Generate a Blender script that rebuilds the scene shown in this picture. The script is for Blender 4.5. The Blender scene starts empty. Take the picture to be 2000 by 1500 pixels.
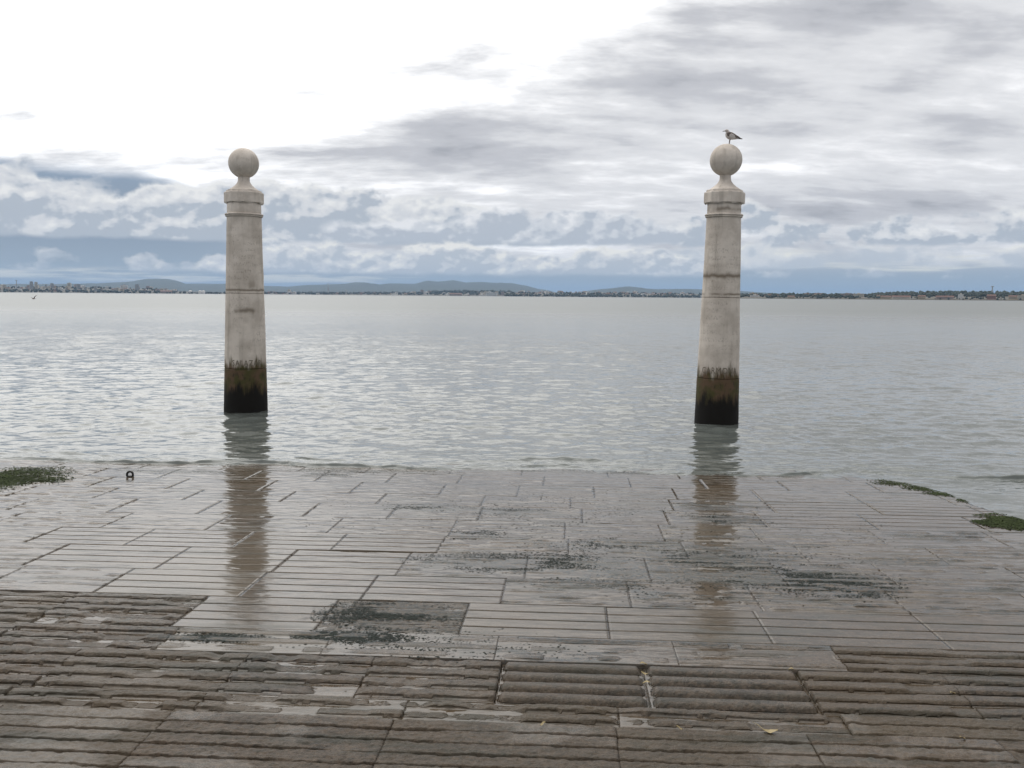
import bpy, bmesh, math, random
import numpy as np
from mathutils import Matrix, Vector

R = math.radians
scene = bpy.context.scene
COL = scene.collection

# ------------------------------------------------------------------ camera
F_PX, CX, CY = 1830.0, 1000.0, 750.0        # focal length and centre in photo pixels (2000 x 1500)
PITCH, ROLL = R(5.354), R(0.46)
SLOPE = 0.026                               # ramp falls 1.5 degrees towards the river
EYE = 1.75
V0 = EYE / (0.1871 - SLOPE)                                  # metres from the camera to the waterline along the ramp
CAM_H = EYE + SLOPE * V0                   # above the river surface (z = 0)
cam_data = bpy.data.cameras.new("camera")
cam = bpy.data.objects.new("camera", cam_data)
COL.objects.link(cam)
cam_data.sensor_width = 36.0
cam_data.lens = F_PX / 2000.0 * 36.0
cam_data.clip_start = 0.05
cam_data.clip_end = 150000.0
CAM_ROT = Matrix.Rotation(math.pi / 2 - PITCH, 3, 'X') @ Matrix.Rotation(ROLL, 3, 'Z')
cam.matrix_world = Matrix.Translation((0, 0, CAM_H)) @ CAM_ROT.to_4x4()
scene.camera = cam

# ------------------------------------------------------------------ render and exposure
scene.view_settings.view_transform = 'Standard'
scene.view_settings.look = 'None'
scene.view_settings.exposure = 0.02
scene.view_settings.gamma = 1.0
scene.view_settings.use_curve_mapping = False
scene.render.engine = 'CYCLES'
scene.cycles.use_denoising = True
scene.cycles.use_adaptive_sampling = True
scene.cycles.adaptive_threshold = 0.01
scene.cycles.max_bounces = 6
scene.cycles.caustics_reflective = False
scene.cycles.caustics_refractive = False


# ------------------------------------------------------------------ node helper
class S:
    """A socket that can be written as arithmetic."""
    nt = None

    def __init__(self, sock):
        self.s = sock

    @staticmethod
    def math(op, *a, clamp=False):
        n = S.nt.nodes.new('ShaderNodeMath')
        n.operation = op
        n.use_clamp = clamp
        for i, x in enumerate(a):
            if isinstance(x, S):
                S.nt.links.new(x.s, n.inputs[i])
            else:
                n.inputs[i].default_value = x
        return S(n.outputs[0])

    def __add__(s, o): return S.math('ADD', s, o)
    __radd__ = __add__
    def __sub__(s, o): return S.math('SUBTRACT', s, o)
    def __rsub__(s, o): return S.math('SUBTRACT', o, s)
    def __mul__(s, o): return S.math('MULTIPLY', s, o)
    __rmul__ = __mul__
    def __truediv__(s, o): return S.math('DIVIDE', s, o)
    def __rtruediv__(s, o): return S.math('DIVIDE', o, s)


def smooth(x, lo, hi):
    n = S.nt.nodes.new('ShaderNodeMapRange')
    n.interpolation_type = 'SMOOTHSTEP'
    n.clamp = True
    for i, v in enumerate((x, lo, hi)):
        if isinstance(v, S):
            S.nt.links.new(v.s, n.inputs[i])
        else:
            n.inputs[i].default_value = v
    n.inputs[3].default_value = 0.0
    n.inputs[4].default_value = 1.0
    return S(n.outputs[0])


def vec(x, y, z=0.0):
    n = S.nt.nodes.new('ShaderNodeCombineXYZ')
    for i, v in enumerate((x, y, z)):
        if isinstance(v, S):
            S.nt.links.new(v.s, n.inputs[i])
        else:
            n.inputs[i].default_value = v
    return S(n.outputs[0])


def xyz(v):
    n = S.nt.nodes.new('ShaderNodeSeparateXYZ')
    S.nt.links.new(v.s, n.inputs[0])
    return [S(o) for o in n.outputs]


def noise(v, scale=1.0, detail=4.0, rough=0.55, dist=0.0, color=False):
    n = S.nt.nodes.new('ShaderNodeTexNoise')
    S.nt.links.new(v.s, n.inputs['Vector'])
    n.inputs['Scale'].default_value = scale
    n.inputs['Detail'].default_value = detail
    n.inputs['Roughness'].default_value = rough
    n.inputs['Distortion'].default_value = dist
    return S(n.outputs['Color' if color else 'Fac'])


def mix(f, a, b, mode='MIX'):
    n = S.nt.nodes.new('ShaderNodeMix')
    n.data_type = 'RGBA'
    n.blend_type = mode
    n.clamp_factor = True
    for k, v in ((0, f), (6, a), (7, b)):
        if isinstance(v, S):
            S.nt.links.new(v.s, n.inputs[k])
        elif k == 0:
            n.inputs[k].default_value = v
        else:
            n.inputs[k].default_value = (*v, 1.0)
    return S(n.outputs[2])


def gauss(x, c, w):
    """A soft bump of width w round c."""
    t = (x - c) / w
    return S.math('POWER', 2.718, t * t * -1.0)


# ------------------------------------------------------------------ sky
SUN_AZ, SUN_EL = R(-30.0), R(56.0)          # from straight ahead, negative to the left
world = bpy.data.worlds.new("World")
scene.world = world
world.use_nodes = True
world.cycles.sampling_method = 'MANUAL'
world.cycles.sample_map_resolution = 256
nt = world.node_tree
nt.nodes.clear()
S.nt = nt


def build_sky():
    tc = nt.nodes.new('ShaderNodeTexCoord')
    d = S(tc.outputs['Generated'])
    dx, dy, dz = xyz(d)
    el = S.math('ARCSINE', S.math('MAXIMUM', S.math('MINIMUM', dz, 1.0), -1.0)) * (180 / math.pi)
    az = S.math('ARCTAN2', dx, dy) * (180 / math.pi)
    sky = nt.nodes.new('ShaderNodeTexSky')
    sky.sky_type = 'NISHITA'
    sky.sun_disc = False
    sky.sun_elevation = SUN_EL
    sky.sun_rotation = SUN_AZ
    sky.air_density = 1.0
    sky.dust_density = 2.0
    sky.ozone_density = 3.0
    blue = mix(1.0, S(sky.outputs[0]), (0.052, 0.062, 0.078), 'MULTIPLY')
    # rain-dark distant air that lies under the clouds
    low = mix(smooth(el, 0.3, 4.0), (0.37, 0.44, 0.505), (0.275, 0.335, 0.42))
    veil = smooth(az, -20.0, -8.0) * smooth(el, 1.0, 2.4)
    low = mix(veil * 0.75, low, (0.56, 0.59, 0.63))
    base = mix(smooth(el, 4.0, 12.0), low, blue)

    # sunlit glow through the thin cloud round the sun
    sx, sy, sz = math.sin(SUN_AZ) * math.cos(SUN_EL), math.cos(SUN_AZ) * math.cos(SUN_EL), math.sin(SUN_EL)
    cs = dx * sx + dy * sy + dz * sz
    ang = S.math('ARCCOSINE', S.math('MINIMUM', cs, 0.99999)) * (180 / math.pi)
    wob = noise(vec(az * 0.06, el * 0.1, 3.0), 1.0, 3, 0.5) - 0.5
    glow = smooth(ang + wob * 9.0, 58.0, 33.0)

    # high sheet of stratocumulus, seen in perspective
    inv = 1.0 / (S.math('MAXIMUM', dz, 0.0) + 0.20)
    px, py = dx * inv, dy * inv
    n1 = noise(vec(px * 1.0, py * 1.5, 0.0), 1.3, 6, 0.56, 0.25)
    n2 = noise(vec(px * 1.1 + 7.0, py * 2.2, 2.0), 3.4, 5, 0.60)
    band = (gauss(el - az * 0.05, 11.9, 1.5) * smooth(az, -7.0, 2.0) * smooth(az, 34.0, 10.0) * 0.12
            + gauss(el, 13.0, 1.1) * gauss(az, -5.0, 3.5) * 0.13
            + gauss(el - az * 0.06, 9.3, 0.9) * gauss(az, -3.0, 5.0) * 0.10
            + gauss(el - az * 0.10, 9.4, 0.55) * gauss(az, -13.0, 6.0) * 0.16
            + gauss(el, 5.0, 0.8) * smooth(az, 4.0, 12.0) * 0.09
            + gauss(el, 15.8, 1.6) * smooth(az, 2.0, 9.0) * 0.07)
    t = (n1 * 0.62 + n2 * 0.38 - 0.5) * 1.15 + 0.545 - band + glow * 0.20
    sheet_dark = mix(smooth(t, 0.28, 0.42), (0.40, 0.41, 0.445), (0.565, 0.572, 0.605))
    sheet_mid = mix(smooth(t, 0.41, 0.53), sheet_dark, (0.75, 0.755, 0.775))
    sheet = mix(smooth(t, 0.51, 0.68), sheet_mid, (0.95, 0.95, 0.965))
    sheet = mix(smooth(glow + (t - 0.55) * 1.9, 0.02, 1.05), sheet, (2.2, 2.18, 2.14))
    edge = noise(vec(az * 0.09, el * 0.35, 9.0), 1.6, 5, 0.55) - 0.5
    bottom = 2.0 + smooth(az, -14.0, -21.0) * 4.3
    cover = smooth(el + edge * 3.0 - bottom, -0.6, 1.0)
    col = mix(cover, base, sheet)

    # heaps of cumulus: one field of billows cut into banks, lit from above left
    def bank(col, shift, sc, lo, hi, left, right, amount, lit, shade, dark, soft=0.05, ragged=1.0, gain=1.0):
        q = vec(az * sc, el * sc * 1.5, shift)
        b0 = noise(q, 1.0, 6, 0.55)
        b1 = noise(vec(az * sc + 0.09, el * sc * 1.5 - 0.17, shift), 1.0, 3, 0.55)
        big = noise(vec(az * sc * 0.40, 0.0, shift + 4.0), 1.0, 2, 0.5) - 0.5
        h = (el - lo) / (hi - lo) + big * 1.7 * ragged           # 0 at the flat base, 1 at the usual top
        top = smooth(h, 1.15, 0.25)
        flat = smooth(el + (b0 - 0.5) * 0.7, lo - 0.10, lo + 0.22)
        side = smooth(az, left - 4.0, left + 3.0) * smooth(az, right + 4.0, right - 3.0)
        den = b0 - 0.62 + top * 0.36 * amount - (1.0 - side) * 0.4
        a = smooth(den, 0.0, soft) * flat * smooth(top, 0.0, 0.12)
        light = (b0 - b1) * -4.2 * gain + smooth(den, 0.24, 0.02) * 0.22 + smooth(h, -0.05, 0.75) * 0.48 - 0.06
        c = mix(smooth(light, 0.02, 0.38), dark, shade)
        c = mix(smooth(light, 0.34, 0.78), c, lit)
        return mix(a, col, c)

    WH, GR, BL = (0.87, 0.87, 0.86), (0.70, 0.715, 0.74), (0.47, 0.515, 0.575)
    # pale streaks close above the far shore
    st = noise(vec(az * 0.12, el * 1.5, 21.0), 1.3, 5, 0.6)
    stm = gauss(el, 0.95, 0.40) * smooth(az, 2.0, -9.0) * 0.9 + gauss(el, 2.2, 0.6) * smooth(az, 6.0, 14.0)
    col = mix(smooth(st + stm * 0.24, 0.60, 0.80) * smooth(stm, 0.05, 0.5) * 0.9, col, (0.84, 0.82, 0.745))
    col = bank(col, 31.0, 0.20, 1.7, 3.8, 9.0, 60.0, 0.85, (0.90, 0.89, 0.83), (0.72, 0.735, 0.755), (0.56, 0.60, 0.65), 0.20, 0.5)
    col = bank(col, 5.0, 0.30, 3.0, 6.9, -70.0, -2.0, 1.75, WH, GR, BL, 0.15, 0.40)
    col = bank(col, 12.0, 0.32, 3.1, 5.3, -9.0, 9.0, 1.35, (0.86, 0.865, 0.88), (0.66, 0.685, 0.725), (0.50, 0.54, 0.60), 0.17)
    col = bank(col, 17.0, 0.40, 1.25, 3.3, -18.0, 10.0, 1.45, (0.92, 0.905, 0.86), (0.70, 0.715, 0.74), (0.53, 0.57, 0.62), 0.15, 0.7)
    col = mix(smooth(el, 0.0, -1.0), col, (0.30, 0.36, 0.42))
    bg = nt.nodes.new('ShaderNodeBackground')
    nt.links.new(col.s, bg.inputs[0])
    bg.inputs[1].default_value = 1.0
    out = nt.nodes.new('ShaderNodeOutputWorld')
    nt.links.new(bg.outputs[0], out.inputs[0])


build_sky()

sun_data = bpy.data.lights.new("sun", 'SUN')
sun_data.energy = 0.6
sun_data.angle = R(32.0)
sun_data.color = (1.0, 0.95, 0.88)
sun = bpy.data.objects.new("sun", sun_data)
COL.objects.link(sun)
sun_dir = Vector((math.sin(SUN_AZ) * math.cos(SUN_EL), math.cos(SUN_AZ) * math.cos(SUN_EL), math.sin(SUN_EL)))
sun.rotation_euler = sun_dir.to_track_quat('Z', 'Y').to_euler()
sun.location = (0, 0, 60)


# ------------------------------------------------------------------ geometry helpers
def ray(px, py):
    return (CAM_ROT @ Vector(((px - CX) / F_PX, (CY - py) / F_PX, -1.0))).normalized()


def on_plane(px, py, z=0.0):
    d = ray(px, py)
    k = (z - CAM_H) / d.z
    return Vector((d.x * k, d.y * k, z))


def at_distance(px, py, y):
    """Where the sight line through a pixel is y metres ahead of the camera."""
    d = ray(px, py)
    k = y / d.y
    return Vector((d.x * k, y, CAM_H + d.z * k))


ROW = R(-3.5)                                # the courses of the ramp run slightly towards us at the right
UX = Vector((math.cos(ROW), math.sin(ROW)))
VX = Vector((-math.sin(ROW), math.cos(ROW)))


def ramp_z(v):
    return SLOPE * (V0 - v)


def uv_world(u, v, h=0.0):
    return Vector((UX.x * u + VX.x * v, UX.y * u + VX.y * v, ramp_z(v) + h))


def on_ramp(px, py):
    """(u, v) on the ramp under a pixel."""
    d = ray(px, py)
    dv = d.x * VX.x + d.y * VX.y
    du = d.x * UX.x + d.y * UX.y
    k = (SLOPE * V0 - CAM_H) / (d.z + SLOPE * dv)
    return du * k, dv * k


INV = CAM_ROT.transposed()


def pixel(w):
    c = INV @ (Vector(w) - Vector((0, 0, CAM_H)))
    return CX + F_PX * c.x / -c.z, CY - F_PX * c.y / -c.z


def put(name, verts, faces, mats, parent=None, smooth_shade=True, fm=None):
    me = bpy.data.meshes.new(name)
    if isinstance(verts, np.ndarray):
        me.vertices.add(len(verts))
        me.vertices.foreach_set('co', verts.astype(np.float32).ravel())
        nf, k = faces.shape
        me.loops.add(nf * k)
        me.polygons.add(nf)
        me.loops.foreach_set('vertex_index', faces.astype(np.int32).ravel())
        me.polygons.foreach_set('loop_start', np.arange(nf, dtype=np.int32) * k)
        me.update(calc_edges=True)
    else:
        me.from_pydata([tuple(v) for v in verts], [], faces)
        me.update()
    for m in (mats if isinstance(mats, (list, tuple)) else [mats]):
        me.materials.append(m)
    if fm is not None:
        me.polygons.foreach_set('material_index', np.asarray(fm, dtype=np.int32))
    if smooth_shade:
        me.polygons.foreach_set('use_smooth', np.ones(len(me.polygons), dtype=bool))
    o = bpy.data.objects.new(name, me)
    COL.objects.link(o)
    if parent:
        o.parent = parent
    return o


def tag(o, label=None, cat=None, group=None, kind=None):
    if label: o['label'] = label
    if cat: o['category'] = cat
    if group: o['group'] = group
    if kind: o['kind'] = kind
    return o


def empty(name, loc=(0, 0, 0), rz=0.0):
    o = bpy.data.objects.new(name, None)
    o.empty_display_size = 0.2
    COL.objects.link(o)
    o.location = loc
    o.rotation_euler = (0, 0, rz)
    return o


def attr(o, name, values):
    a = o.data.attributes.new(name, 'FLOAT', 'POINT')
    a.data.foreach_set('value', np.asarray(values, dtype=np.float32).ravel())


def grid_faces(nu, nv, off=0):
    i = np.arange(nu - 1)[None, :] + np.arange(nv - 1)[:, None] * nu + off
    i = i.ravel()
    return np.stack([i, i + 1, i + 1 + nu, i + nu], 1)


def _h(i, j, seed):
    n = (i.astype(np.int64) * 374761393 + j.astype(np.int64) * 668265263 + seed * 1442695041) & 0x7fffffff
    n = ((n ^ (n >> 13)) * 1274126177) & 0x7fffffff
    return ((n ^ (n >> 16)) & 0xffff) / 65535.0


def vnoise(x, y, seed=0):
    i, j = np.floor(x), np.floor(y)
    fx, fy = x - i, y - j
    fx, fy = fx * fx * (3 - 2 * fx), fy * fy * (3 - 2 * fy)
    a, b = _h(i, j, seed), _h(i + 1, j, seed)
    c, d = _h(i, j + 1, seed), _h(i + 1, j + 1, seed)
    return (a * (1 - fx) + b * fx) * (1 - fy) + (c * (1 - fx) + d * fx) * fy


def fbm(x, y, octaves=4, seed=0, gain=0.5):
    s, a, t = 0.0, 1.0, 0.0
    for k in range(octaves):
        s = s + a * vnoise(x * 2 ** k + 17.3 * k, y * 2 ** k - 9.1 * k, seed + k * 31)
        t += a
        a *= gain
    return s / t


def sstep(x, lo, hi):
    t = np.clip((x - lo) / (hi - lo), 0, 1)
    return t * t * (3 - 2 * t)


# ------------------------------------------------------------------ materials
def material(name):
    m = bpy.data.materials.new(name)
    m.use_nodes = True
    S.nt = m.node_tree
    b = m.node_tree.nodes['Principled BSDF']
    return m, b


def link(v, sock):
    S.nt.links.new(v.s, sock)


def attribute(name):
    n = S.nt.nodes.new('ShaderNodeAttribute')
    n.attribute_name = name
    return S(n.outputs['Fac'])


def coord(kind='Object'):
    return S(S.nt.nodes.new('ShaderNodeTexCoord').outputs[kind])


def position():
    return S(S.nt.nodes.new('ShaderNodeNewGeometry').outputs['Position'])


def bump(height, dist, strength=1.0):
    n = S.nt.nodes.new('ShaderNodeBump')
    n.inputs['Distance'].default_value = dist
    if isinstance(strength, S):
        link(strength, n.inputs['Strength'])
    else:
        n.inputs['Strength'].default_value = strength
    link(height, n.inputs['Height'])
    return S(n.outputs[0])


def plain(name, col, rough=0.7, var=0.25, scale=3.0, metal=0.0):
    m, b = material(name)
    n = noise(coord(), scale, 5, 0.6)
    link(mix(n, [c * (1 - var) for c in col], [min(1, c * (1 + var)) for c in col]), b.inputs['Base Color'])
    b.inputs['Roughness'].default_value = rough
    b.inputs['Metallic'].default_value = metal
    return m


def stone_paving():
    m, b = material("wet_limestone")
    p = position()
    x, y, z = xyz(p)
    wet, weed, rise = attribute('wet'), attribute('weed'), attribute('tone')
    big = noise(p, 0.9, 4, 0.55)
    mid = noise(vec(x * 3.0, y * 5.0, z * 5.0), 1.6, 7, 0.65)
    fine = noise(p, 70.0, 5, 0.7)
    c = mix(smooth(mid, 0.33, 0.68), (0.024, 0.020, 0.015), (0.066, 0.054, 0.041))
    c = mix(smooth(big, 0.42, 0.66) * 0.55, c, (0.060, 0.036, 0.015))
    c = mix(smooth(noise(p, 6.0, 6, 0.7), 0.52, 0.70) * 0.6, c, (0.026, 0.028, 0.018))
    c = mix(smooth(noise(vec(x * 1.0, y * 1.6, z), 26.0, 5, 0.62), 0.44, 0.58) * 0.5, c, (0.092, 0.065, 0.044))
    c = mix(smooth(fine, 0.52, 0.66) * 0.65, c, (0.010, 0.008, 0.006))
    c = mix(smooth(fine, 0.46, 0.30) * 0.5, c, (0.140, 0.115, 0.088))
    c = mix(rise * 0.8, c, mix(mid, (0.056, 0.043, 0.027), (0.092, 0.072, 0.048)))
    c = mix(weed * smooth(noise(vec(x * 24, y * 44, z), 1.0, 5, 0.66), 0.45, 0.55), c, (0.017, 0.023, 0.023))
    silt = smooth(noise(vec(x * 1.1, y * 6.5, 3.0), 1.0, 6, 0.66), 0.50, 0.64)
    c = mix(silt * 0.55, c, (0.026, 0.027, 0.019))
    link(c, b.inputs['Base Color'])
    r = 0.46 - wet * 0.40 + silt * wet * 0.13 + (noise(p, 4.0, 5, 0.6) - 0.5) * 0.16 * (1.0 - wet * 0.6)
    link(S.math('MAXIMUM', r, 0.035), b.inputs['Roughness'])
    b.inputs['IOR'].default_value = 1.34
    link(0.28 + smooth(wet, 0.3, 0.7) * 0.22, b.inputs['Specular IOR Level'])
    rip = noise(vec(x * 5.0, y * 16.0, 0.0), 1.0, 2, 0.5)
    dry = smooth(wet, 0.80, 0.25)
    hgt = fine * dry + noise(p, 22.0, 4, 0.6) * 1.6 * dry + rip * 0.6 * wet
    link(bump(hgt, 0.008, 0.9), b.inputs['Normal'])
    return m


def river_water():
    m, b = material("river_water")
    x, y, z = xyz(position())
    b.inputs['Base Color'].default_value = (0.085, 0.094, 0.087, 1)
    b.inputs['IOR'].default_value = 1.333
    far = smooth(y, 15.0, 55.0)
    # waves too small or too far to be shaped one by one act as roughness
    link(0.05 + smooth(y, 14.0, 40.0) * 0.12 + smooth(y, 30.0, 160.0) * 0.17, b.inputs['Roughness'])
    gust = smooth(noise(vec(x * 0.012, y * 0.05, 0.0), 1.0, 4, 0.6), 0.35, 0.68)
    amp = 0.75 + gust * 0.45

    def slopes(fx, fy, a, seed):
        n = noise(vec(x * fx, y * fy, seed), 1.0, 3, 0.6, 0.0, True)
        r, g, _ = xyz(n)
        return (r - 0.5) * a, (g - 0.5) * a
    sx, sy = slopes(6.0, 14.0, 0.36, 1.0)
    s2x, s2y = slopes(2.0, 5.5, 0.42, 5.0)
    s3x, s3y = slopes(0.3, 1.2, 0.20, 9.0)
    k2 = far
    nx = (sx + s2x * k2 + s3x * far) * amp
    ny = (sy * 1.25 + s2y * k2 + s3y * far) * amp
    geo = S(S.nt.nodes.new('ShaderNodeNewGeometry').outputs['Normal'])
    gx, gy, gz = xyz(geo)
    n = S.nt.nodes.new('ShaderNodeVectorMath')
    n.operation = 'NORMALIZE'
    link(vec(gx - nx, gy - ny, gz), n.inputs[0])
    link(S(n.outputs[0]), b.inputs['Normal'])
    return m


def pillar_stone(seed, stains):
    m, b = material("tide_stained_limestone")
    p = coord()
    x, y, z = xyz(p)
    z = z * 1.10
    ps = vec(x + seed * 3.1, y - seed * 1.7, z)
    streak = noise(vec(x * 9.0 + seed, y * 9.0, z * 0.7), 1.0, 6, 0.6)
    blot = noise(ps, 2.6, 6, 0.62)
    fine = noise(ps, 42.0, 4, 0.7)
    c = mix(smooth(blot, 0.34, 0.66), (0.455, 0.400, 0.345), (0.620, 0.556, 0.490))
    c = mix(smooth(streak, 0.50, 0.72) * 0.45, c, (0.245, 0.215, 0.180))
    c = mix(smooth(noise(ps, 5.5, 7, 0.7), 0.60, 0.72) * 0.5, c, (0.20, 0.17, 0.13))
    c = mix(smooth(fine, 0.60, 0.74) * 0.5, c, (0.17, 0.145, 0.12))
    # damp brown stains along the joints
    for (zs, wd, amt, lo) in stains:
        ragged = (noise(vec(x * 7.0 + zs, y * 7.0, z * 3.0), 1.0, 4, 0.6) - 0.5) * wd * 2.4
        part = smooth(noise(vec(x * 2.6 + zs * 5.0, y * 2.6, seed), 1.0, 2, 0.5), lo, lo + 0.12)
        c = mix(gauss(z + ragged, zs, wd) * part * amt, c, (0.120, 0.092, 0.062))
    # rows of weathered carving on the shaft
    rows = smooth(S.math('PINGPONG', z, 0.065), 0.022, 0.030)
    ang = S.math('ARCTAN2', x, y * -1.0)
    cut = smooth(noise(vec(ang * 15.0, z * 26.0, seed), 1.0, 2, 0.5), 0.52, 0.60) * rows
    cut = cut * smooth(noise(vec(ang, z * 1.6, seed + 2.0), 1.0, 2, 0.5), 0.46, 0.54) * smooth(z, 1.1, 1.3) * smooth(z, 3.6, 3.4)
    c = mix(cut * 0.40, c, (0.26, 0.225, 0.19))
    # tide marks: weed wisps, green-brown zone, black zone
    wob = (noise(vec(ang * 2.6, z * 1.2, seed), 1.0, 6, 0.72) - 0.5) * 0.85
    wis = smooth(noise(vec(ang * 26.0, z * 2.2, seed), 1.0, 3, 0.6), 0.55, 0.66)
    zz = z + wob
    c = mix(smooth(zz, 1.10, 0.90) * wis * 0.85, c, (0.040, 0.034, 0.022))
    gb = mix(smooth(noise(ps, 6.0, 5, 0.6), 0.38, 0.62), (0.060, 0.054, 0.020), (0.100, 0.064, 0.038))
    gb = mix(smooth(noise(vec(ang * 8.0, z * 5.0, seed + 1.0), 1.0, 4, 0.6), 0.56, 0.68) * 0.8, gb, (0.028, 0.022, 0.016))
    c = mix(smooth(zz, 1.04, 0.82), c, gb)
    c = mix(smooth(zz, 0.56, 0.34), c, (0.0075, 0.0065, 0.0055))
    link(c, b.inputs['Base Color'])
    b.inputs['Roughness'].default_value = 0.85
    b.inputs['Specular IOR Level'].default_value = 0.25
    link(bump(fine * 0.5 + noise(ps, 11.0, 5, 0.6) - cut * 0.35, 0.006, 0.8), b.inputs['Normal'])
    return m


M_PAVE = stone_paving()
M_WATER = river_water()
M_PILLAR = [pillar_stone(1.0, ((2.31, 0.022, 0.8, 0.36), (1.92, 0.05, 0.75, 0.50), (2.40, 0.07, 0.5, 0.52))),
            pillar_stone(4.0, ((2.62, 0.040, 0.85, 0.20), (2.30, 0.018, 0.8, 0.40), (3.78, 0.035, 0.7, 0.45), (2.36, 0.05, 0.5, 0.52)))]
M_BED = plain("dark_joint_mortar", (0.030, 0.027, 0.022), 0.5, 0.4, 8.0)
M_CARVE = plain("dark_carving", (0.060, 0.050, 0.036), 0.85, 0.4, 30.0)
M_IRON = plain("black_iron", (0.012, 0.011, 0.010), 0.45, 0.4, 40.0, 0.3)
M_ALGAE = plain("green_algae", (0.024, 0.034, 0.009), 0.9, 0.8, 5.0)
M_WEED = plain("dark_seaweed", (0.013, 0.018, 0.014), 0.8, 0.6, 9.0)
for _m in (M_ALGAE, M_WEED):
    _m.node_tree.nodes["Principled BSDF"].inputs["Specular IOR Level"].default_value = 0.15
M_LETTER = plain("weathered_carving", (0.13, 0.108, 0.080), 0.9, 0.4, 30.0)
M_LEAF = plain("yellow_litter", (0.27, 0.21, 0.10), 0.6, 0.35, 25.0)


# ------------------------------------------------------------------ river
def build_river():
    rng = np.random.default_rng(5)
    ys = [3.5]
    while ys[-1] < 70:
        ys.append(ys[-1] * 1.0036)
    while ys[-1] < 60000:
        ys.append(ys[-1] * 1.035)
    ys = [y for y in ys if not V0 - 0.75 < y < V0 + 1.15] + list(np.arange(V0 - 0.75, V0 + 1.15, 0.013))
    ys = np.array(sorted(ys))
    nu = 560
    tx = np.linspace(-0.86, 0.86, nu)
    X = ys[:, None] * tx[None, :]
    Y = np.repeat(ys[:, None], nu, 1)
    Z = np.zeros_like(X)
    step = np.gradient(ys)[:, None]
    stepx = (ys * (tx[1] - tx[0]))[:, None]
    for k in range(96):
        lam = math.exp(rng.uniform(math.log(0.11), math.log(1.1)))
        th = rng.normal(0.10, 0.58)
        kx, ky = math.sin(th) * 2 * math.pi / lam, -math.cos(th) * 2 * math.pi / lam
        slope = 0.0165 * (lam / 0.5) ** -0.25
        a = slope * lam / (2 * math.pi)
        fade = sstep(lam / np.maximum(step, stepx * abs(math.tan(th)) + 1e-6), 2.5, 5.0) * sstep(-ys[:, None], -68, -35)
        ph = rng.uniform(0, 6.28)
        Z += a * fade * np.sin(kx * X + ky * Y + ph)
    patch = 0.55 + 0.9 * fbm(X * 0.20, Y * 0.35, 3, 77)
    Z *= patch
    # the small wash that runs up the stones at the foot of the ramp
    U = X * UX.x + Y * UX.y
    Vv = X * VX.x + Y * VX.y
    near = Vv < 16
    shore = V0 + 0.10 + (fbm(U * 0.55, U * 0 + 3.3, 3, 41) - 0.5) * 0.9
    lip = np.exp(-(np.abs(Vv - shore) / np.where(Vv < shore, 0.030, 0.12)) ** 1.6) * (0.006 + 0.034 * sstep(fbm(U * 0.8, U * 0 + 1.7, 3, 43), 0.35, 0.7))
    lip2 = np.exp(-((Vv - shore - 0.42 - 0.2 * vnoise(U * 0.6, U * 0, 3)) / 0.06) ** 2) * 0.026 * sstep(fbm(U * 0.7, U * 0 + 8.7, 2, 49), 0.45, 0.7)
    calm = np.where(near, 0.45 + 0.55 * sstep(Vv, V0, V0 + 3.5), 1.0)
    Z = Z * calm + np.where(near, (lip + lip2) * (0.6 + 0.8 * fbm(X * 6, Y * 9, 2, 5)), 0)
    wash = np.exp(-np.clip(Vv - shore, 0, 9) / 0.7) * (Vv > shore - 0.1) * near
    Z = Z + wash * ((fbm(U * 3.5, Vv * 11, 4, 61, 0.6) - 0.5) * 0.040)
    v = np.stack([X, Y, Z], 2).reshape(-1, 3)
    o = put("river", v, grid_faces(nu, len(ys)), M_WATER)
    tag(o, kind='structure')
    return o


build_river()

# ------------------------------------------------------------------ stone ramp
EDGE = [on_ramp(*p) for p in ((1560, 921), (1650, 927), (1720, 935), (1790, 948), (1850, 964), (1898, 983), (1950, 1000), (2010, 1020), (2120, 1062))]
EDGE_U = np.array([e[0] for e in EDGE])
EDGE_V = np.array([e[1] for e in EDGE])


def edge_v(u):
    """Seaward limit of the paving at u (the ramp is rounded off at the right)."""
    far = np.interp(u, EDGE_U, EDGE_V)
    slope_end = (EDGE_V[-1] - EDGE_V[-2]) / (EDGE_U[-1] - EDGE_U[-2])
    far = np.where(u > EDGE_U[-1], EDGE_V[-1] + (u - EDGE_U[-1]) * slope_end, far)
    return np.where(u < EDGE_U[0], 99.0, far)


def rowv(y):
    return on_ramp(1000, y)[1]


ROWS = [rowv(y) for y in (2060, 1750, 1556, 1410, 1370, 1290, 1243, 1180)]
while ROWS[-1] < V0 + 0.7:
    ROWS.append(ROWS[-1] + 0.60 + 0.05 * math.sin(len(ROWS) * 2.3))


def style_at(px, py):
    if py > 1412: return 'near'
    if py > 1282 and py < 1372 and 965 < px < 1590: return 'pipe'
    if py > 1240:
        if py < 1288 and 430 < px < 1480: return 'washed'
        return 'round' if px > 1480 else 'eroded'
    if py > 1178:
        if px > 905: return 'flat'
        if px > 630: return 'weed'
        return 'flat' if px > 350 else 'eroded'
    if py > 1118:
        if px > 910: return 'washed'
        return 'flat' if px > 190 else 'washed'
    if py > 1045:
        if px > 1750: return 'washed'
        if px > 860: return 'washed'
        return 'flat' if px > 140 else 'washed'
    if px < 150: return 'washed'
    if px > 1250 and py > 985: return 'washed' if px < 1500 else 'flat'
    return 'film'


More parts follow.
